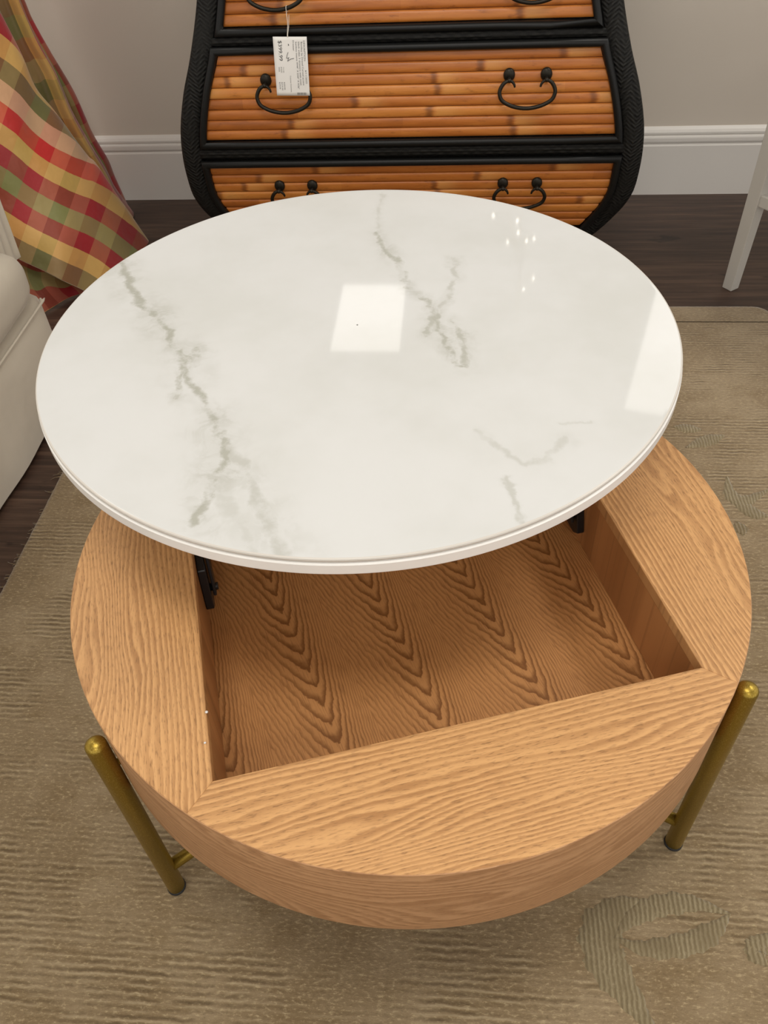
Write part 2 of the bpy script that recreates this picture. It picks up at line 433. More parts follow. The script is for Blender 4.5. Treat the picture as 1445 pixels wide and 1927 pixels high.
RUG_STROKES = [
 ([(0.318,-0.415),(0.29,-0.371),(0.265,-0.33),(0.261,-0.295),(0.287,-0.264),(0.317,-0.251)], .026, 1.),
 ([(0.279,-0.302),(0.303,-0.276),(0.341,-0.258),(0.388,-0.252),(0.433,-0.263)], .014, 1.),
 ([(0.279,-0.302),(0.318,-0.312),(0.376,-0.302),(0.411,-0.283),(0.433,-0.263)], .014, 1.),
 ([(0.478,-0.285),(0.456,-0.306),(0.465,-0.324)], .014, .9),
 ([(0.533,0.75),(0.593,0.74)], .014, .8), ([(0.549,0.681),(0.597,0.705),(0.636,0.723)], .016, .8),
 ([(0.613,0.592),(0.61,0.538),(0.632,0.523),(0.686,0.555)], .016, .8), ([(0.61,0.538),(0.636,0.494),(0.667,0.48)], .016, .8),
 ([(0.604,0.464),(0.609,0.429)], .014, .6),
]
def rugmat():
    n = N('taupe_carved_rug'); P0 = n.coord(); x, y, z = n.sep(P0); P = n.comb(x, y, 0.)
    patch = n.noise(n.comb(n.math('MULTIPLY', x, 3.2), n.math('MULTIPLY', y, 5.5), 2.), 1.6, 3., .55)
    blot = n.noise(P, 5., 4., .6)
    blot2 = n.noise(n.comb(n.math('MULTIPLY', x, 9.), n.math('MULTIPLY', y, 22.), 5.), 1.3, 4., .65)
    fl = n.noise(n.comb(n.math('MULTIPLY', x, 120.), n.math('MULTIPLY', y, 260.), 0.), 1., 3., .75)
    wv = n.math('SINE', n.math('ADD', n.math('MULTIPLY', y, 2*PI/.0098), n.math('MULTIPLY', n.noise(n.comb(n.math('MULTIPLY', x, 40.), n.math('MULTIPLY', y, 30.), 0.), 1., 3.), 5.0)))
    rm = n.math('MULTIPLY', n.smooth(patch, .44, .60), n.math('MULTIPLY', n.smooth(blot2, .34, .56, .15, 1.), n.smooth(n.noise(n.comb(n.math('MULTIPLY', x, 16.), n.math('MULTIPLY', y, 75.), 7.), 1., 3., .6), .36, .60, .12, 1.)))
    c = n.mix(n.smooth(blot, .3, .7), srgb(124,105,77), srgb(150,132,104))
    c = n.mix(n.smooth(blot2, .40, .72, 0., .75), c, srgb(122,102,72))
    c = n.mix(n.smooth(fl, .50, .72, 0., .75), c, srgb(184,166,130))
    c = n.mix(n.smooth(fl, .26, .46, .55, 0.), c, srgb(92,78,54))
    dk = n.math('MULTIPLY', n.smooth(wv, .1, -.9), rm)
    c = n.mix(n.math('MULTIPLY', dk, .55), c, srgb(78,63,42))
    lt = n.math('MULTIPLY', n.smooth(wv, .2, .95), rm)
    c = n.mix(n.math('MULTIPLY', lt, .42), c, srgb(188,172,140))
    n.set(color=c, rough=.92, sheen=.35, spec=.15)
    h = n.math('ADD', n.math('MULTIPLY', n.math('MULTIPLY', wv, rm), .5), n.math('MULTIPLY', fl, 1.2))
    n.bump(h, .42, .0024)
    return n.m
M_rug = rugmat()
def motifmat(name, a_, b_, c_):
    n = N(name); P = n.coord(); x, y, z = n.sep(P)
    rib = n.math('SINE', n.math('ADD', n.math('MULTIPLY', x, 2*PI/.0064), n.math('MULTIPLY', n.noise(n.comb(n.math('MULTIPLY', x, 30.), n.math('MULTIPLY', y, 60.), 0.), 1., 2.), 5.)))
    fl = n.noise(n.comb(n.math('MULTIPLY', x, 330.), n.math('MULTIPLY', y, 170.), 0.), 1., 3., .7)
    c = n.mix(n.smooth(rib, -.8, .6), a_, b_)
    c = n.mix(n.smooth(fl, .5, .75, 0., .5), c, c_)
    c = n.mix(n.smooth(fl, .25, .45, .5, 0.), c, tuple(v*.8 for v in a_))
    c = n.mix(n.smooth(n.noise(P, 22., 3., .6), .42, .66, 0., .7), c, a_)
    n.set(color=c, rough=.9, sheen=.4, spec=.15)
    n.bump(n.math('ADD', n.math('MULTIPLY', rib, .6), fl), .5, .0022)
    return n.m
M_motif = motifmat('carved_pile_motif', srgb(124,110,82), srgb(144,131,102), srgb(174,162,132))
M_motif_faint = motifmat('worn_pile_motif', srgb(116,101,73), srgb(138,122,92), srgb(158,143,111))
M_card = plain('white_tag_card', srgb(232,230,226), .5)
M_ink = plain('black_print', (.03,.03,.032), .6)
M_string = plain('white_cotton_string', srgb(226,218,206), .7)
M_ceiling = plain('white_ceiling', srgb(225,222,214), .8)
def diff():
    n = N('lit_diffuser'); n.set(color=(.9,.9,.9), rough=.5, ecol=(1.0,.95,.87), estr=1.3); return n.m
M_diffuser = diff()
M_lightframe = plain('white_light_frame', srgb(225,225,225), .5)
M_bulb = N('lit_bulb').set(color=(1,1,1), ecol=(1.,.93,.8), estr=12.)

# ================================================================== STRUCTURE
b = MB(); b.box((-3.6, -4.2, FLOOR_Z-.05), (3.6, 6.2, FLOOR_Z)); struct(b.build('floor', M_floor))
b = MB(); b.box((-3.2, 1.935, FLOOR_Z), (3.2, 2.035, 1.24)); struct(b.build('wall_back', M_wall))  # unseen top edge kept low so panels beyond reflect in the marble
b = MB(); b.box((-3.6, -4.2, CEIL_Z), (3.6, 6.2, CEIL_Z+.05)); struct(b.build('ceiling', M_ceiling))
# moulded baseboard
prof = [(0,0),(-.015,0),(-.015,.150),(-.0135,.153),(-.011,.1545),(-.0105,.157),(-.0145,.160),(-.0155,.164),(-.0155,.173),(-.0145,.177),(-.0095,.1795),(-.0095,.182),(-.012,.184),(-.012,.189),(-.008,.196),(-.002,.2035),(0,.2035)]
b = MB()
rows = [[(xx, 1.935+p, FLOOR_Z+q) for p, q in prof] for xx in (-3.2, 3.2)]
ids = b.grid(rows, False); b.cap(ids[0]); b.cap(ids[1], True)
struct(b.build('baseboard_back', M_trim))

# ================================================================== CEILING LIGHTS
def troffer(x, y, sx, sy, label, power, rz=0):
    t = thing('ceiling_light', label, 'light', (x, y, CEIL_Z), rz, 'recessed ceiling panels')
    b = MB()
    for x0, y0, x1, y1 in ((-sx/2-.03,-sy/2-.03,sx/2+.03,-sy/2),(-sx/2-.03,sy/2,sx/2+.03,sy/2+.03),(-sx/2-.03,-sy/2,-sx/2,sy/2),(sx/2,-sy/2,sx/2+.03,sy/2)):
        b.box((x0, y0, -.014), (x1, y1, 0))
    b.build('frame', M_lightframe, t)
    b = MB(); b.box((-sx/2, -sy/2, -.010), (sx/2, sy/2, -.001)); b.build('diffuser', M_diffuser, t)
    d = bpy.data.lights.new('panel_glow', 'AREA'); d.shape = 'RECTANGLE'; d.size = sx; d.size_y = sy; d.energy = power; d.color = LIGHT_COL
    o = bpy.data.objects.new('panel_glow', d); COL.objects.link(o); o.parent = t; o.location = (0, 0, -.016)
    return t
troffer(-.505, 4.09, .44, .82, 'small recessed ceiling panel beyond the partition wall', 1.0)
troffer(1.575, 3.90, .60, 1.8, 'long recessed ceiling panel beyond the partition, to the right', 1.7, math.radians(-16.5))
troffer(-.1, -.55, 1.2, .6, 'wide recessed ceiling panel above the camera side of the coffee table', LIGHT_W*1.5)
troffer(-2.0, 1.15, .6, 1.2, 'long recessed ceiling panel above the sofa', LIGHT_W*.8)
troffer(2.0, .9, .6, 1.2, 'long recessed ceiling panel above the pale side table', LIGHT_W*1.9)
troffer(.4, -2.6, 1.2, .6, 'wide recessed ceiling panel behind the photographer', LIGHT_W*1.3)

ch = thing('chandelier', 'small chandelier of bare bulbs hanging beyond the partition wall', 'light', (.42, 3.6, CEIL_Z))
b = MB(); b.tube([(0,0,-.001),(0,0,-.62)], .006); b.lathe([(.001,-.03),(.05,-.03),(.05,-.001),(.001,-.001)]); b.build('stem', M_brass, ch)
for sx, sz in ((.253,2.057),(.382,2.082),(.394,2.164),(.44,2.195),(.483,2.196),(.339,2.21),(.496,2.42),(.449,2.504)):
    dx = sx-.42; dz = sz-CEIL_Z; dy = rnd.uniform(-.03,.03)
    b = MB(); b.tube([(0,0,max(dz,-.60)+.02),(dx*.5,dy*.5,dz-.02),(dx,dy,dz-.012)], .004, 8); b.build('arm', M_brass, ch)
    b = MB(); b.lathe([(.0005,-.008),(.004,-.006),(.006,0),(.004,.006),(.0005,.008)], (dx,dy,dz-.002), 12); b.build('bulb', M_bulb, ch)

# ================================================================== RUG
def rounded_rect(x0, y0, x1, y1, r, n=8):
    out = []
    for cx, cy, a0 in ((x1-r,y1-r,0),(x0+r,y1-r,90),(x0+r,y0+r,180),(x1-r,y0+r,270)):
        for k in range(n+1):
            a = math.radians(a0+90*k/n); out.append((cx+r*math.cos(a), cy+r*math.sin(a)))
    return out
b = MB()
poly = rounded_rect(-.782, -1.30, .860, 1.246, .045, 8)
dense = []
for (x0, y0), (x1, y1) in zip(poly, poly[1:]+poly[:1]):
    L = math.hypot(x1-x0, y1-y0); k = max(1, int(L/.008))
    dense += [(x0+(x1-x0)*i/k, y0+(y1-y0)*i/k) for i in range(k)]
cx, cy = .045, -.03
def shrink(p, d, jit):
    dx = d if p[0] < cx-.78 else (-d if p[0] > cx+.78 else 0); dy = d if p[1] < cy-1.2 else (-d if p[1] > cy+1.2 else 0)
    j = rnd.uniform(-1, 1)*jit
    return (p[0]+dx+(j if dx else 0), p[1]+dy+(j if dy else 0))
base = [shrink(p, 0, .0022) for p in dense]
rows = [[(x, y, FLOOR_Z+.0003) for x, y in base]] + [[(*shrink(p, d, .0006), z) for p in dense] for d, z in ((.0005, -.001), (.004, .003), (.011, RUG_Z))]
ids = b.grid(rows, True, None, True); b.cap(ids[-1]); b.cap(ids[0], True)
rug = b.build('area_rug', M_rug); tag(rug, 'taupe wool area rug with carved leaf motifs under the round table', 'rug')
for pts, w, am in RUG_STROKES:
    sm = spline([(*p,) for p in pts], 60); ph = rnd.uniform(0, 6)
    b = MB(); rows = []
    for i, p in enumerate(sm):
        q0 = sm[max(0, i-1)]; q1 = sm[min(59, i+1)]; d = Vector((q1[0]-q0[0], q1[1]-q0[1], 0)).normalized(); nn = Vector((-d.y, d.x, 0))
        f = i/59; ww = w*min(1, .10+2.6*min(f, 1-f))*(1+.10*math.sin(i*.9+ph)+.07*math.sin(i*2.3+ph)+rnd.uniform(-.05, .05))
        rows.append([(p[0]+nn.x*ww*k, p[1]+nn.y*ww*k, RUG_Z-.0006+hh) for k, hh in ((-1.06, 0), (-.9, .0016), (-.45, .0022), (0, .0024), (.45, .0022), (.9, .0016), (1.06, 0))])
    b.grid(rows, True); b.build('carved_motif', M_motif if am > .7 else M_motif_faint, rug)
# loose fringe threads at the left edge
b = MB()
for k in range(150):
    y = rnd.uniform(-.3, 1.2); L = rnd.uniform(.004, .012) if rnd.random() < .93 else .02
    a = rnd.uniform(-.5, .5)
    b.tube([(-.778, y, -.002), (-.782-L*.6, y+a*L*.5, -.003), (-.782-L, y+a*L, -.0048)], [.0009, .0007, .0004], 5)
fr = b.build('fringe', M_rug, rug); fr['kind'] = 'stuff'

# ================================================================== COFFEE TABLE (lift top, round)
PHI = math.radians(17.15)
T = thing('coffee_table', 'round oak coffee table with raised white marble lift top and brass legs', 'table', (0, 0, 0), PHI)
R = .4; Q = .256; ZT = .4291; ZB = .2912
def arc(a0, a1, n, r=R): return [(r*math.cos(math.radians(a0+(a1-a0)*k/n)), r*math.sin(math.radians(a0+(a1-a0)*k/n))) for k in range(n+1)]
for nm, mat, inner, a0, a1, lab in (('top_board', M_oak_front, [(-Q,-Q),(Q,-Q)], -45, -135, None), ('top_board', M_oak_left, [(-Q,Q),(-Q,-Q)], -135, -225, None),
                          ('top_board', M_oak_right, [(Q,-Q),(Q,Q)], 45, -45, None), ('top_board', M_oak_front, [(Q,Q),(-Q,Q)], 135, 45, None)):
    b = MB(); poly = inner + arc(a0, a1, 48, R-.0006)
    b.prism(poly, ZT-.016, ZT); b.build(nm, mat, T, bevel=.0005, seg=1)
# curved side band with UVs along the circumference
b = MB(); n = 160; rows = []; uvs = []
for z in (ZB, ZB+.0015, ZT-.0012, ZT-.0003):
    r = R if ZB < z < ZT-.0005 else R-.0008
    rows.append([(r*math.cos(2*PI*k/n), r*math.sin(2*PI*k/n), z) for k in range(n+1)]); uvs.append([(2*PI*R*k/n, z) for k in range(n+1)])
for r, z in ((R-.012, ZT-.016), (R-.012, ZB+.001), (R-.0008, ZB)):
    rows.append([(r*math.cos(2*PI*k/n), r*math.sin(2*PI*k/n), z) for k in range(n+1)]); uvs.append([(2*PI*R*k/n, z) for k in range(n+1)])
b.grid(rows, True, uvs)
o = b.build('side_band', M_oak_band, T, merge=True)
for p in o.data.polygons: p.use_smooth = True
m = o.modifiers.new('split', 'EDGE_SPLIT'); m.split_angle = math.radians(35)
b = MB(); b.prism(arc(0, 360, 96, R-.0125)[:-1], ZB+.001, ZB+.011); b.build('underside_panel', M_wallwood_x, T)
b = MB(); b.box((-Q-.004, -Q-.004, .3035), (Q+.004, Q+.004, .316)); b.build('compartment_floor', M_chev, T)
for s in (-1, 1):
    b = MB(); x0, x1 = sorted((s*(Q+.0005), s*(Q+.012))); b.box((x0, -Q-.012, .316), (x1, Q+.012, ZT-.0165))
    b.build('compartment_side', M_wallwood, T, bevel=.0006, seg=1)
    b = MB(); y0, y1 = sorted((s*(Q+.0005), s*(Q+.012))); b.box((-Q, y0, .316), (Q, y1, ZT-.0165))
    b.build('compartment_end', M_wallwood_x, T, bevel=.0006, seg=1)
# legs, feet and stretchers
for deg in (-139.34, -24.51, 98.1):
    a = math.radians(deg)-PHI; lx, ly = .4128*math.cos(a), .4128*math.sin(a)
    b = MB(); r = .0117
    b.lathe([(r*.9, .0085), (r, .0095), (r, .3925)] + [(r*math.cos(t*PI/16), .3925+.0085*math.sin(t*PI/16)) for t in range(1, 8)] + [(.0004, .4012)], (lx, ly, 0), 28, True, True)
    leg = b.build('leg', M_brass, T); leg['label'] = 'slim brass leg'
    b = MB(); b.lathe([(.0122,.0042),(.0126,.005),(.0126,.009),(.011,.0095)], (lx, ly, 0), 24, True, True); b.build('foot_pad', M_black_rubber, leg)
    b = MB(); ux, uy = math.cos(a), math.sin(a)
    b.tube([(lx-ux*.008, ly-uy*.008, .068), (ux*.02, uy*.02, .068)], .0085, 16); b.build('stretcher', M_brass, T)
    b = MB(); b.tube([(lx-ux*.002, ly-uy*.002, .345), (ux*(R-.004), uy*(R-.004), .345)], .004, 10); b.build('mounting_screw', M_brass, leg)
b = MB(); b.lathe([(.001,.055),(.03,.055),(.03,.081),(.001,.081)], (0,0,0), 32); b.build('stretcher_hub', M_brass, T)
# lift hinges
CY = .232; TZ0 = .5729; TZ1 = .5943
for s in (-1, 1):
    xs = s*.2475
    h = MB(); x0, x1 = sorted((xs-s*.0015, xs+s*.0085))
    # wall plate, tapering towards the front
    pl = [(.028,.345),(.040,.336),(.20,.336),(.215,.35),(.215,.40),(.075,.412),(.045,.40)]
    a_ = [h.vert((x0, y, z)) for y, z in pl]; c_ = [h.vert((x1, y, z)) for y, z in pl]
    h.face(a_); h.face(list(reversed(c_)))
    for k in range(len(pl)): h.face((a_[k], a_[(k+1) % len(pl)], c_[(k+1) % len(pl)], c_[k]))
    hg = h.build('lift_hinge', M_black_steel, T, bevel=.001, seg=1)
    for y0, y1 in ((.050, .125), (.130, .255)):
        xb = xs-s*.006
        d = Vector((0, y1-y0, .560-.362)); L = d.length; d.normalize(); w = Vector((0, -d.z, d.y))*.011
        h = MB(); h.obox(Vector((xb-.002, y0, .362))-w-d*.008, d*(L+.016), w*2, Vector((.004, 0, 0))); h.build('lift_arm', M_black_steel, hg, bevel=.001, seg=1)
        for yy, zz in ((y0, .362), (y1, .560)):
            h = MB(); h.tube([(xb-.005, yy, zz), (xb+.005, yy, zz)], .005, 12); h.build('rivet', M_black_steel, hg)
    h = MB(); x0, x1 = sorted((xs-s*.002, xs-s*.022)); h.box((x0, .095, .5705), (x1, .40, TZ0)); x0, x1 = sorted((xs-s*.002, xs-s*.0045)); h.box((x0, .095, .548), (x1, .40, .5705))
    h.build('top_bracket', M_black_steel, hg)
    for yy, zz in ((.085,.385),(.070,.352),(.18,.36)):
        h = MB(); h.lathe([(.0022,0),(.0018,.0007),(.0004,.001)], (0,0,0), 10)
        h.v = [(xs-s*(.0015+v[2]), yy+v[0], zz+v[1]) for v in h.v]; h.build('screw', M_lightframe, hg)
# raised top: white tray rim below, marble slab on it
b = MB()
b.lathe([(.001,TZ0),(R-.002,TZ0),(R-.0006,TZ0+.0006),(R,TZ0+.0016),(R,TZ0+.0022),(R,TZ0+.0128),(R,TZ0+.0134),(R-.0012,TZ0+.0147),(R-.0035,TZ0+.0152),(.001,TZ0+.0152)], (0,CY,0), 200)
lt = b.build('lift_top', M_tray_edge, T); lt['label'] = 'raised round white tabletop'
m = lt.modifiers.new('split', 'EDGE_SPLIT'); m.split_angle = math.radians(40)
ms = MB()
prof = [(.001,0),(R-.0030,0),(R-.0022,.0006),(R-.0012,.0022),(R-.0010,.0040),(R-.0016,.0053),(R-.0032,.0060)]
ms.lathe(prof, (0,0,0), 240); ms.lathe([(R-.0032,.0060),(R-.0036,.00602),(R-.006,.0061)], (0,0,0), 240); ids = ms.lathe([(R-.006,.0061),(.2,.0061),(.001,.0061)], (0,0,0), 240)
slab = ms.build('marble_slab', M_marble, lt, merge=True); slab.location = (0, CY, TZ1-.0061)
m = slab.modifiers.new('split', 'EDGE_SPLIT'); m.split_angle = math.radians(28)
slab.data.materials.append(M_marble_edge)
for p in slab.data.polygons:
    if abs(p.normal.z) < .92: p.material_index = 1
    if p.normal.z > .999: p.use_smooth = False

# small white flecks on the compartment rim
k = math.cos(PHI); q = math.sin(PHI)
for i, (u, v, z, r) in enumerate(((-.2557, -.178, ZT+.0004, .0018), (-.2600, -.213, ZT+.0004, .0014), (-.2480, -.243, .3164, .0013))):
    b = MB(); b.lathe([(.0002,-.0004),(r,0),(r*.6,r*.6),(.0002,r*.8)], (0,0,0), 8)
    o = b.build('white_fleck', M_card); o.location = (u*k-v*q, u*q+v*k, z)
    tag(o, ('white fleck on the compartment rim, farthest from the brass leg', 'white fleck on the left oak board beside the compartment', 'white fleck inside the compartment near its front left corner')[i], 'fleck', 'white flecks')

# ================================================================== DRESSER
DX, DYB = -.071, 1.913
D = thing('dresser', 'curvy black wicker dresser with three bamboo-fronted drawers against the wall', 'dresser', (DX, 0, FLOOR_Z))
ZS = [0,.04,.085,.16,.2155,.26,.33,.395,.479,.556,.66,.75,.85,.92]; HW = [.395,.450,.504,.555,.5785,.5835,.5825,.574,.550,.520,.4875,.468,.462,.466]
YZ = [0,.1,.2,.3,.36,.45,.55,.65,.75,.85,.92]; YP = [1.50,1.475,1.44,1.4225,1.42,1.425,1.44,1.46,1.475,1.482,1.482]
dz = -FLOOR_Z
hw = lambda z: hermite(ZS, HW, z); yp = lambda z: hermite(YZ, YP, z)
def P3(x, z, off=0.): return (x, yp(z)+off, z+dz)
NZ = 60; zz = [.0+.90*i/NZ for i in range(NZ+1)]
b = MB()
rows = [[(-hw(z)+.004, yp(z)+.016, z+dz*(1 if z > .01 else 0)), (hw(z)-.004, yp(z)+.016, z+dz*(1 if z > .01 else 0)), (hw(z)-.004, DYB, z+dz*(1 if z > .01 else 0)), (-hw(z)+.004, DYB, z+dz*(1 if z > .01 else 0))] for z in zz]
ids = b.grid(rows, False, None, True); b.cap(ids[0], True); b.cap(ids[-1])
b.build('carcass', M_wicker, D)
b = MB(); r = rounded_rect(-.49, 1.463, .49, DYB, .03, 6); b.prism(r, .90+dz, .935+dz); b.build('top', M_wicker, D, bevel=.008, seg=3)
for s in (-1, 1):
    b = MB(); rows = []
    for z in zz:
        o_ = hw(z); w = .053
        pr = [(o_-w, .018), (o_-w, -.002), (o_-w+.003, -.006), (o_-w*.5, -.0085), (o_-.010, -.007), (o_-.003, -.002), (o_, .008), (o_, .03), (o_-.004, .03)]
        rows.append([(s*x, yp(z)+y, z+(dz if z > .01 else 0)) for x, y in pr])
    ids = b.grid(rows, True); b.cap(ids[0]); b.cap(ids[-1], True)
    b.build('stile', M_wicker, D)
def rail(z0, z1, name='rail'):
    b = MB(); rows = []
    for i in range(41):
        f = -1+2*i/40; row = []
        for z, off in ((z0, .018), (z0, .0), (z0+(z1-z0)*.15, -.006), (z0+(z1-z0)*.85, -.006), (z1, .0), (z1, .018)):
            row.append(P3(f*(hw(z)-.050), z, off))
        rows.append(row)
    ids = b.grid(rows, True); b.cap(ids[0]); b.cap(ids[-1], True); b.build(name, M_rail, D)
rail(.325, .353); rail(.5795, .6005); rail(.835, .90, 'top_rail'); rail(.05, .093, 'bottom_rail')

def handle(dr, cx, cz):
    b = MB(); sp = .0433
    for s in (-1, 1):
        x0 = cx+s*sp; y0 = yp(cz)-.0045
        n = 20; rows = []
        for f, d in ((1., .002), (1., -.002), (.82, -.0048), (.45, -.0068), (.12, -.0072)):
            rows.append([(x0+.0136*f*math.cos(2*PI*k/n), y0+d, cz+dz+.004+.0150*f*math.sin(2*PI*k/n)) for k in range(n)])
        ids = b.grid(rows, True, None, True); b.cap(ids[-1])
        b.tube([(x0, y0, cz+dz-.002), (x0, y0-.020, cz+dz-.002)], .0042, 12)
        b.lathe([(.0005,-.0052),(.0036,-.004),(.0052,0),(.0036,.004),(.0005,.0052)], (x0, y0-.021, cz+dz-.002), 14)
    half = [(sp-.0135,-.0165),(sp-.0115,-.0100),(sp-.005,-.0035),(sp+.004,-.003),(sp+.0135,-.009),(sp+.0205,-.021),(sp+.021,-.032),(sp+.014,-.045),(sp-.006,-.0555),(sp-.026,-.0605),(0,-.062)]
    pts = [(cx-x, z) for x, z in half] + [(cx+x, z) for x, z in reversed(half[:-1])]
    pts = spline(pts, 70)
    m = len(pts); rr = [.0024+.0022*min(1, min(i, m-1-i)/14) for i in range(m)]
    b.tube([(x, yp(cz+z)-.0245-.000*abs(z), cz+z+dz) for x, z in pts], rr, 12)
    b.build('handle', M_iron, dr)

def drawer(z0, z1, ns, hz, lab):
    n2 = 24; ins = .070; m_ = .0085
    def side(s): return [P3(s*(hw(z0+(z1-z0)*i/n2)-ins+m_), z0-m_+(z1-z0+2*m_)*i/n2, -.009) for i in range(n2+1)]
    Rr_ = side(1); Ll = side(-1)
    top = [tuple(Rr_[-1][k]+(Ll[-1][k]-Rr_[-1][k])*i/8 for k in range(3)) for i in range(1, 8)]
    bot = [tuple(Ll[0][k]+(Rr_[0][k]-Ll[0][k])*i/8 for k in range(3)) for i in range(1, 8)]
    b = MB(); b.tube(Rr_ + top + list(reversed(Ll)) + bot, .0094, 12, closed=True)
    dr = b.build('drawer', M_black, D); dr['label'] = lab
    b = MB()
    rows = [[P3(f*(hw(z)-ins+.006), z, .0035) for f in (-1, 1)] for z in [z0+(z1-z0)*i/30 for i in range(31)]]
    rows2 = [[P3(f*(hw(z)-ins+.006), z, .015) for f in (-1, 1)] for z in [z0+(z1-z0)*i/30 for i in range(31)]]
    b.grid(rows, True); b.grid(rows2, True); b.build('backing', M_gap, dr, fix=False)
    b = MB(); ph = [rnd.uniform(-.0006, .0006) for _ in range(ns+1)]
    for i in range(ns):
        a = z0+(z1-z0)*i/ns+ph[i]; c = z0+(z1-z0)*(i+1)/ns+ph[i+1]
        rows = []
        for f in (0, .025, .07, .15, .3, .5, .7, .85, .93, .975, 1):
            z = a+(c-a)*(.012+.976*f); hgt = -.0050*max(0, 1-abs(2*f-1)**3.2)**.6
            rows.append([P3(g*(hw(z)-ins), z, .003+hgt) for g in (-1, -.5, 0, .5, 1)])
        b.grid(rows, True)
    b.build('bamboo_panel', M_bamboo, dr, fix=False)
    for cx in (-.295, .2865): handle(dr, cx, hz)
    return dr
drawer(.112, .306, 8, .2475, 'bottom drawer, narrowing downwards')
drawer(.371, .5627, 8, .5045, 'middle drawer')
drawer(.617, .815, 8, .716, 'top drawer')

# ================================================================== PRICE TAG hanging from the top drawer's left handle
TL, TR, BR = Vector((-.3749,1.4066,.6079)), Vector((-.2959,1.4062,.6062)), Vector((-.3037,1.3854,.4858))
ex = (TR-TL); TW = ex.length; ex.normalize(); dn = (BR-TR); dn = (dn-ex*dn.dot(ex)); TH = dn.length; dn.normalize(); nrm = ex.cross(-dn).normalized()
if nrm.y > 0: nrm = -nrm
tg = thing('price_tag', 'white price tag on a string hanging from the top drawer handle', 'tag', TL+ex*TW*.45)
O0 = TL-Vector(tg.location)
def tp(u, v, h=0.): return O0 + ex*(u*TW) + dn*(v*TH) + nrm*h
b = MB(); 
nx = 12; nv = 16
def bend(u, v): return .0012*math.sin(PI*v)+.0006*math.sin(PI*u)
outer = [[tp(i/nx, j/nv, bend(i/nx, j/nv)) for i in range(nx+1)] for j in range(nv+1)]
b.grid(outer, True); b.grid([[Vector(p)-nrm*.0005 for p in r] for r in outer], True)
edge = [(i, 0) for i in range(nx)] + [(nx, j) for j in range(nv)] + [(i, nv) for i in range(nx, 0, -1)] + [(0, j) for j in range(nv, 0, -1)]
for (a0, a1), (c0, c1) in zip(edge, edge[1:]+edge[:1]):
    i0 = a1*(nx+1)+a0; i1 = c1*(nx+1)+c0; off = (nx+1)*(nv+1); b.face((i0, i1, i1+off, i0+off))
card = b.build('card', M_card, tg)
def text_mesh(items, name, mat):
    """items: text, centre-line u, start v, end v, letter height as share of the card width; reads down the card"""
    verts = []; faces = []
    for txt, u, v0, v1, hgt in items:
        cu = bpy.data.curves.new('lettering', 'FONT'); cu.body = txt; cu.size = 1.; cu.resolution_u = 3
        to = bpy.data.objects.new('lettering', cu); COL.objects.link(to)
        bpy.context.view_layer.update()
        me = bpy.data.meshes.new_from_object(to.evaluated_get(bpy.context.evaluated_depsgraph_get()))
        bpy.data.objects.remove(to); bpy.data.curves.remove(cu)
        xs = [v.co.x for v in me.vertices]; x0, x1 = min(xs), max(xs)
        base = len(verts)
        for v in me.vertices:
            vv = v0+(v1-v0)*(v.co.x-x0)/(x1-x0); uu = u+hgt*(v.co.y/.7-.5)
            verts.append(tp(uu, vv, bend(uu, vv)+.0003))
        for p in me.polygons: faces.append(tuple(base+i for i in p.vertices))
        bpy.data.meshes.remove(me)
    mb = MB(); mb.v = verts; mb.f = faces
    return mb.build(name, mat, card, fix=False)
text_mesh([('$399.99', .205, .065, .40, .105), ('DESCRIPTION:', .915, .065, .41, .050), ('6/11/2025', .925, .56, .79, .046),
  ('Bombay by Drexel Curved accent', .838, .085, .82, .048), ('black sides 3 drawers with inset', .758, .085, .82, .048),
  ('bamboo inserts W44" X D20" X H36"', .680, .085, .885, .048), ('Dresser', .600, .060, .235, .042),
  ('7/11/25', .258, .505, .60, .034), ('8/10/25', .195, .505, .60, .034), ('9/9/25', .130, .505, .585, .034),
  ('$339.99', .255, .765, .895, .036), ('$319.99', .185, .765, .905, .036), ('$279.99', .115, .765, .885, .036),
  ('Customer Comments', .455, .655, .935, .032)], 'printed_text', M_ink)
b = MB()
for k in range(17):
    u = .62+.28*k/17; w = (.004, .009, .006, .011)[(k*7+k//3) % 4]
    for_pts = [tp(u, .945, bend(u,.945)+.0003), tp(u+w, .945, bend(u,.945)+.0003), tp(u+w, .985, bend(u,.985)+.0003), tp(u, .985, bend(u,.985)+.0003)]
    b.face([b.vert(p) for p in for_pts])
b.build('barcode', M_ink, card, fix=False)
b = MB(); zig = [(.430,.255),(.395,.300),(.372,.352),(.402,.358),(.440,.345),(.415,.378),(.402,.403),(.440,.390),(.500,.368),(.590,.358)]
b.tube([tp(u, v, bend(u,v)+.0004) for u, v in zig], .0005, 6); b.tube([tp(.445,.118,.001), tp(.455,.135,.0012), tp(.45,.150,.001)], [.0006,.0011,.0004], 6)
b.build('pen_mark', M_ink, card)
b = MB(); hb = Vector((DX-.270, yp(.655)-.031, .6555))-Vector(tg.location); ht = tp(.44, .018, .0012)
b.tube(spline([tuple(ht-nrm*.002), tuple(tp(.435, -.02, .001)), tuple((ht+hb)*.5+Vector((.002,-.001,0))), tuple(hb+Vector((0,-.001,-.006))), tuple(hb+Vector((0,.002,.006))), tuple(hb+Vector((.001,.011,.005))), tuple(hb+Vector((.001,.011,-.007)))], 30), .0007, 6)
b.tube(spline([tuple(ht-nrm*.002+ex*.002), tuple(tp(.45, -.03, .001)), tuple((ht+hb)*.5+Vector((.004,-.002,-.004))), tuple(hb+Vector((.003,.011,-.012)))], 20), .0006, 6)
b.build('string', M_string, tg)

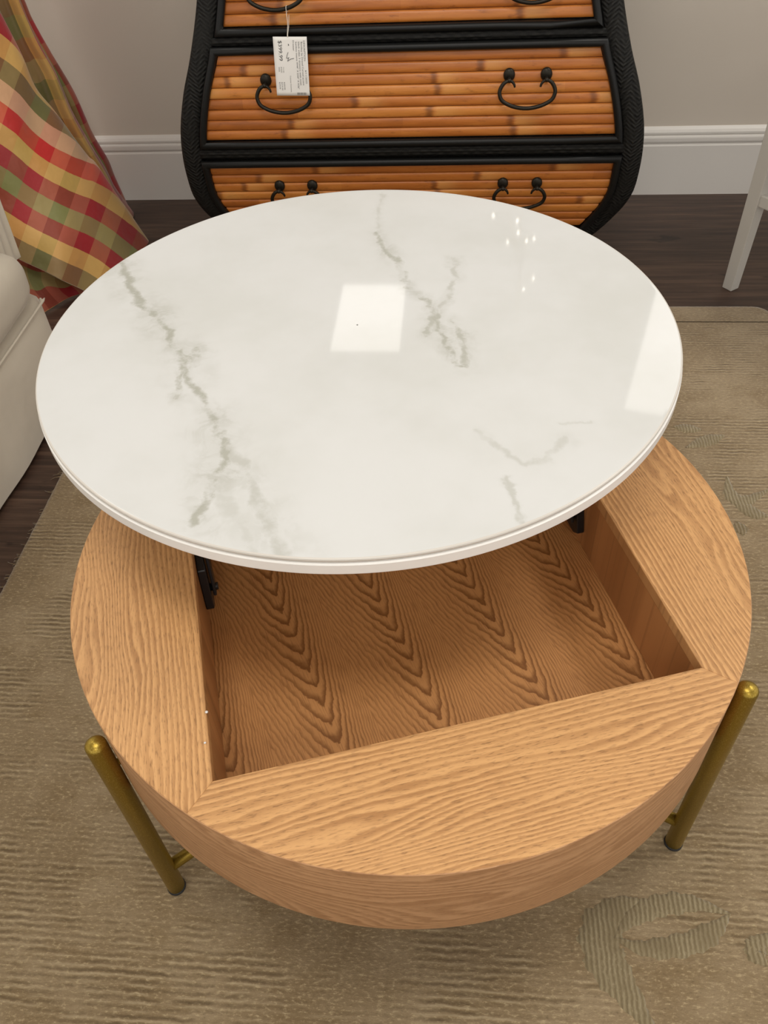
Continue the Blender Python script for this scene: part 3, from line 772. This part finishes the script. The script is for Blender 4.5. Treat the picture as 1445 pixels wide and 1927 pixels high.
# ================================================================== SOFA (slipcovered)
sofa = thing('sofa', 'off-white slipcovered sofa at the left edge beside the plaid curtain', 'sofa', (-1.3, 0, FLOOR_Z))
SX = 1.3; SZ = -FLOOR_Z
def soft_box(mb, a, b_, r, nseg=5, wob=0., seed=1):
    """box with rounded vertical-plane and horizontal edges built as a superellipsoid-like grid"""
    rg = random.Random(seed); c = [(a[k]+b_[k])/2 for k in range(3)]; h = [(b_[k]-a[k])/2 for k in range(3)]
    bm = bmesh.new(); bmesh.ops.create_cube(bm, size=2.)
    bmesh.ops.subdivide_edges(bm, edges=bm.edges[:], cuts=14, use_grid_fill=True)
    base = len(mb.v); bm.verts.ensure_lookup_table()
    ph = [rg.uniform(0, 6) for _ in range(6)]
    for v in bm.verts:
        p = [v.co[k]*h[k] for k in range(3)]
        # warp subdivisions toward the edges
        p = [math.copysign(h[k]*(1-(1-abs(p[k])/h[k])**1.6), p[k]) for k in range(3)]
        inner = [max(-h[k]+r, min(h[k]-r, p[k])) for k in range(3)]
        d = Vector([p[k]-inner[k] for k in range(3)])
        if d.length > 1e-9: d = d.normalized()*r
        q = [inner[k]+d[k] for k in range(3)]
        if wob:
            w = wob*(math.sin(q[1]*9+ph[0])+math.sin(q[2]*13+q[1]*5+ph[1])+math.sin(q[0]*11+ph[2]))
            q = [q[k]*(1+w/h[k]*.3) for k in range(3)]
        mb.v.append((c[0]+q[0], c[1]+q[1], c[2]+q[2]))
    for f in bm.faces: mb.face([base+v.index for v in f.verts], True)
    bm.free()
# base with front skirt: slightly sloping and rippled
b = MB(); rows = []
for i in range(60):
    y = -1.0+1.915*i/59; rip = .004*math.sin(y*11)+.003*math.sin(y*23+1); rip2 = .006*math.sin(y*9+1.3)+.003*math.sin(y*17+.4)
    end = max(0, (y-.86)/.055); rr = .02*end*end
    rows.append([(-.40+SX-.26, y, SZ*0+.012), (-.862+SX+rip*1.0-rr, y, .012), (-.861+SX+rip-rr, y, .07), (-.861+SX+rip2-rr, y, .13), (-.862+SX+rip2*.5-rr, y, .19), (-.863+SX-rr, y, .222), (-.868+SX-rr, y, .233), (-.885+SX-rr, y, .242), (-1.6+SX, y, .242), (-1.6+SX, y, .012)][1:])
ids = b.grid(rows, True); b.cap(ids[0]); b.cap(ids[-1], True)
b.build('base', M_linen, sofa)
b = MB(); b.tube(spline([(-.862+SX, y, .236) for y in (-1.0, -.5, 0, .5, .86)] + [(-.864+SX, .885, .236), (-.870+SX, .897, .237)], 50), .0030, 8); b.build('piping', M_linen, sofa)
for y0, y1 in ((-.82, .03), (.035, .885)):
    b = MB(); soft_box(b, (-1.52+SX, y0, .243), (-.857+SX, y1, .372), .050, wob=.010, seed=int(y0*100)+200); b.build('seat_cushion', M_linen, sofa)
for s in (0, 1):
    b = MB()
    y0, y1 = ((.80, .968) if s else (-1.05, -.88))
    zb = .300 if s else .245
    rows = []
    # pleated front post of the arm
    n = 40
    per = []
    for k in range(n+1):
        f = k/n; per.append((-.918+SX - .006*abs(math.sin(f*PI*6)), y0+(y1-y0)*f))
    for z in [zb+(.62-zb)*i/20 for i in range(21)]:
        g = .012*math.sin((z-zb)*6)
        rows.append([(-1.62+SX, y0, z)] + [(x+g*.3, y-(0 if s == 0 else .02*max(0, (.36-z))/.06*(1-(y-y0)/(y1-y0))), z) for x, y in per] + [(-1.62+SX, y1, z)])
    ids = b.grid(rows, True, None, True); b.cap(ids[0], True); b.cap(ids[-1]); b.build('arm', M_linen, sofa, bevel=.006, seg=2)
b = MB(); soft_box(b, (-1.80+SX, -1.04, .02), (-1.53+SX, .96, .84), .08, wob=.004, seed=5); b.build('backrest', M_linen, sofa)
for x, y in ((-.92,-.93),(-.92,.84),(-1.7,-.93),(-1.7,.84)):
    b = MB(); b.lathe([(.016,0),(.02,.012),(.024,.03)], (x+SX, y, 0), 16, True, True); b.build('foot', M_black_steel, sofa)

# ================================================================== PLAID CURTAIN
cur = thing('curtain', 'red, gold and green plaid curtain spilling to the floor behind the sofa', 'curtain', (-1.1, 1.6, 0))
CO = Vector(cur.location)
def sheet(lines, n, m, name, parent, thick=.0025, wr=.0, mat=M_plaid):
    """lines: list of polylines of (x,y,z,s,t); smooth in both directions"""
    L = [spline(l, n) for l in lines]
    rows = []; uvs = []
    for i in range(n):
        c = spline([l[i] for l in L], m)
        rows.append([(p[0]-CO.x, p[1]-CO.y, max(p[2], FLOOR_Z+.002)) for p in c]); uvs.append([(p[3], p[4]) for p in c])
    b = MB(); b.grid(rows, True, uvs)
    o = b.build(name, mat, parent, fix=False)
    return o, L
def with_t(pts, ss, px):
    return [(*p, s, (x-10.6*s)/29.0) for p, s, x in zip(pts, ss, px)]
A3 = [(-1.047,1.46,.811),(-1.046,1.48,.735),(-1.052,1.50,.650),(-1.037,1.51,.549),(-1.033,1.52,.469),(-1.01,1.53,.413),(-.994,1.54,.367),(-.982,1.55,.325),(-.963,1.56,.274),(-.951,1.57,.249),(-.923,1.59,.147),(-.879,1.616,.0)]
As = [13.4,12.2,11.0,9.9,9.3,9.0,8.5,8.0,7.3,7.0,6.0,5.0]; Ax = [-60,-28,0,42,68,100,124,143,169,184,224,280]
A = with_t(A3, As, Ax)
B3 = [(-1.262,1.25,.276),(-1.166,1.23,.214),(-1.081,1.22,.160),(-1.023,1.22,.125),(-.982,1.22,.097),(-.958,1.27,.038),(-.939,1.287,.0)]
B = with_t(B3, [0]*7, [-120,-40,31,80,115,156,180])
n_ = 48
Asm = spline(A, n_); Bsm = spline(B, n_)
tocam = Vector((.45,-.80,.40)).normalized()
lines = [Bsm]
for f in (.2, .4, .6, .8):
    mid = []
    for i in range(n_):
        p = [Bsm[i][k]*(1-f)+Asm[i][k]*f for k in range(5)]; bulge = .045*math.sin(PI*f)*(1-.55*i/n_) + .006*math.sin(f*19+i*.16)
        v = Vector(p[:3])+tocam*bulge; mid.append((v.x, v.y, v.z, p[3], p[4]))
    lines.append(mid)
lines.append(Asm)
# the fold turns back behind the ridge
back = [(p[0]-.035, p[1]+.055, p[2]-.01, p[3]+1.2, p[4]) for p in Asm]; lines.append(back)
fp, _ = sheet(lines, n_, 44, 'front_panel', cur)
# lining edge under the leading hem
hem = [(p[0]+.001, p[1]-.001, p[2]-.0015, 0, 0) for p in Bsm]; hem2 = [(p[0]-.012, p[1]+.030, p[2]-.010, 0, 0) for p in Bsm]
sheet([hem, hem2], n_, 3, 'lining', cur, mat=M_lining)
# lower bunched layer between the hem and the floor
C3 = [(-1.30,1.17,.0),(-1.203,1.184,.0),(-1.085,1.189,.0),(-1.052,1.232,.0),(-1.017,1.293,.0),(-.967,1.327,.0)]
Cl = spline([(*p, 2.0, i*2.-4) for i, p in enumerate(C3)], n_)
top_ = [(p[0]-.03, p[1]+.06, max(.01, p[2]+.0), 4.95, p[4]) for p in Bsm]
midl = [((p[0]*.5+q[0]*.5), (p[1]*.5+q[1]*.5), (p[2]*.5+q[2]*.5)+.012+.006*math.sin(i*.5), 3.3, p[4]) for i, (p, q) in enumerate(zip(top_, Cl))]
sheet([top_, midl, Cl], n_, 14, 'lower_panel', cur)
# hanging folds behind, between the ridge and the wall
W3 = [(-1.16,1.80,1.25),(-1.138,1.80,.729),(-1.123,1.80,.607),(-1.117,1.80,.56),(-1.094,1.80,.48),(-1.063,1.81,.368),(-1.048,1.82,.249),(-1.027,1.83,.165),(-1.019,1.83,.105),(-.983,1.796,.0)]
F3 = [(-1.08,1.62,1.25),(-1.065,1.62,.761),(-1.06,1.62,.649),(-1.056,1.64,.546),(-1.044,1.66,.463),(-1.039,1.68,.352),(-1.023,1.70,.248),(-1.007,1.72,.162),(-1.0,1.73,.10),(-.983,1.77,.0)]
keysz = [p[2] for p in W3]
Wl = spline(W3, n_); Fl = spline(F3, n_)
def line(src, dx, dy, s): return [(p[0]+dx*(.5+.5*i/n_), p[1]+dy*(.4+.6*i/n_), p[2], s, (1.0-p[2])/.055) for i, p in enumerate(src)]
lines = [line(Fl, -.14, -.02, 9.9), line(Fl, -.05, -.045, 11.4), line(Fl, -.035, -.0, 12.0), line(Fl, .008, -.01, 12.7), line(Fl, -.010, .055, 13.6), line(Wl, -.055, -.050, 14.1), line(Wl, -.010, -.045, 14.8), line(Wl, .0, .0, 15.7), line(Wl, -.035, .035, 17.), line(Wl, -.10, .04, 19.)]
sheet(lines, n_, 80, 'back_panel', cur)

# ================================================================== PALE SIDE TABLE (right edge)
ang = math.atan2(-.8, .6)
st = thing('side_table', 'pale grey painted side table with tapered legs at the right edge', 'table', (.7845, 1.3306, FLOOR_Z), ang)
# local x = along the visible rail, local y = away from it
LS = .44; w0, w1 = .0295, .042; HT = .62
def leg(x, y, sx, sy):
    b = MB()
    rows = []
    for z, w in ((0, w0), (.004, w0), (HT, w1)):
        rows.append([(x, y, z), (x+sx*w, y, z), (x+sx*w, y+sy*w, z), (x, y+sy*w, z)])
    ids = b.grid(rows, False, None, True); b.cap(ids[0], True); b.cap(ids[-1])
    b.build('leg', M_grey_paint, st, bevel=.0015)
for x, sx in ((0, 1), (LS, -1)):
    for y, sy in ((0, 1), (LS, -1)): leg(x-.0295, y, sx, sy)
b = MB(); b.box((0, .006, .2315), (LS-.055, .026, .2615)); b.build('stretcher', M_grey_paint, st, bevel=.003)
b = MB(); b.box((0, LS-.026, .2315), (LS-.055, LS-.006, .2615)); b.build('stretcher', M_grey_paint, st, bevel=.003)
for p0, p1 in (((0, .006, HT-.09), (LS-.06, .026, HT)), ((0, LS-.026, HT-.09), (LS-.06, LS-.006, HT)), ((-.022, .035, HT-.09), (-.004, LS-.035, HT)), ((LS-.055, .035, HT-.09), (LS-.036, LS-.035, HT))):
    b = MB(); b.box(p0, p1); b.build('apron', M_grey_paint, st)
b = MB(); b.box((-.05, -.02, HT), (LS-.01, LS+.02, HT+.022)); b.build('tabletop', M_grey_paint, st, bevel=.004)
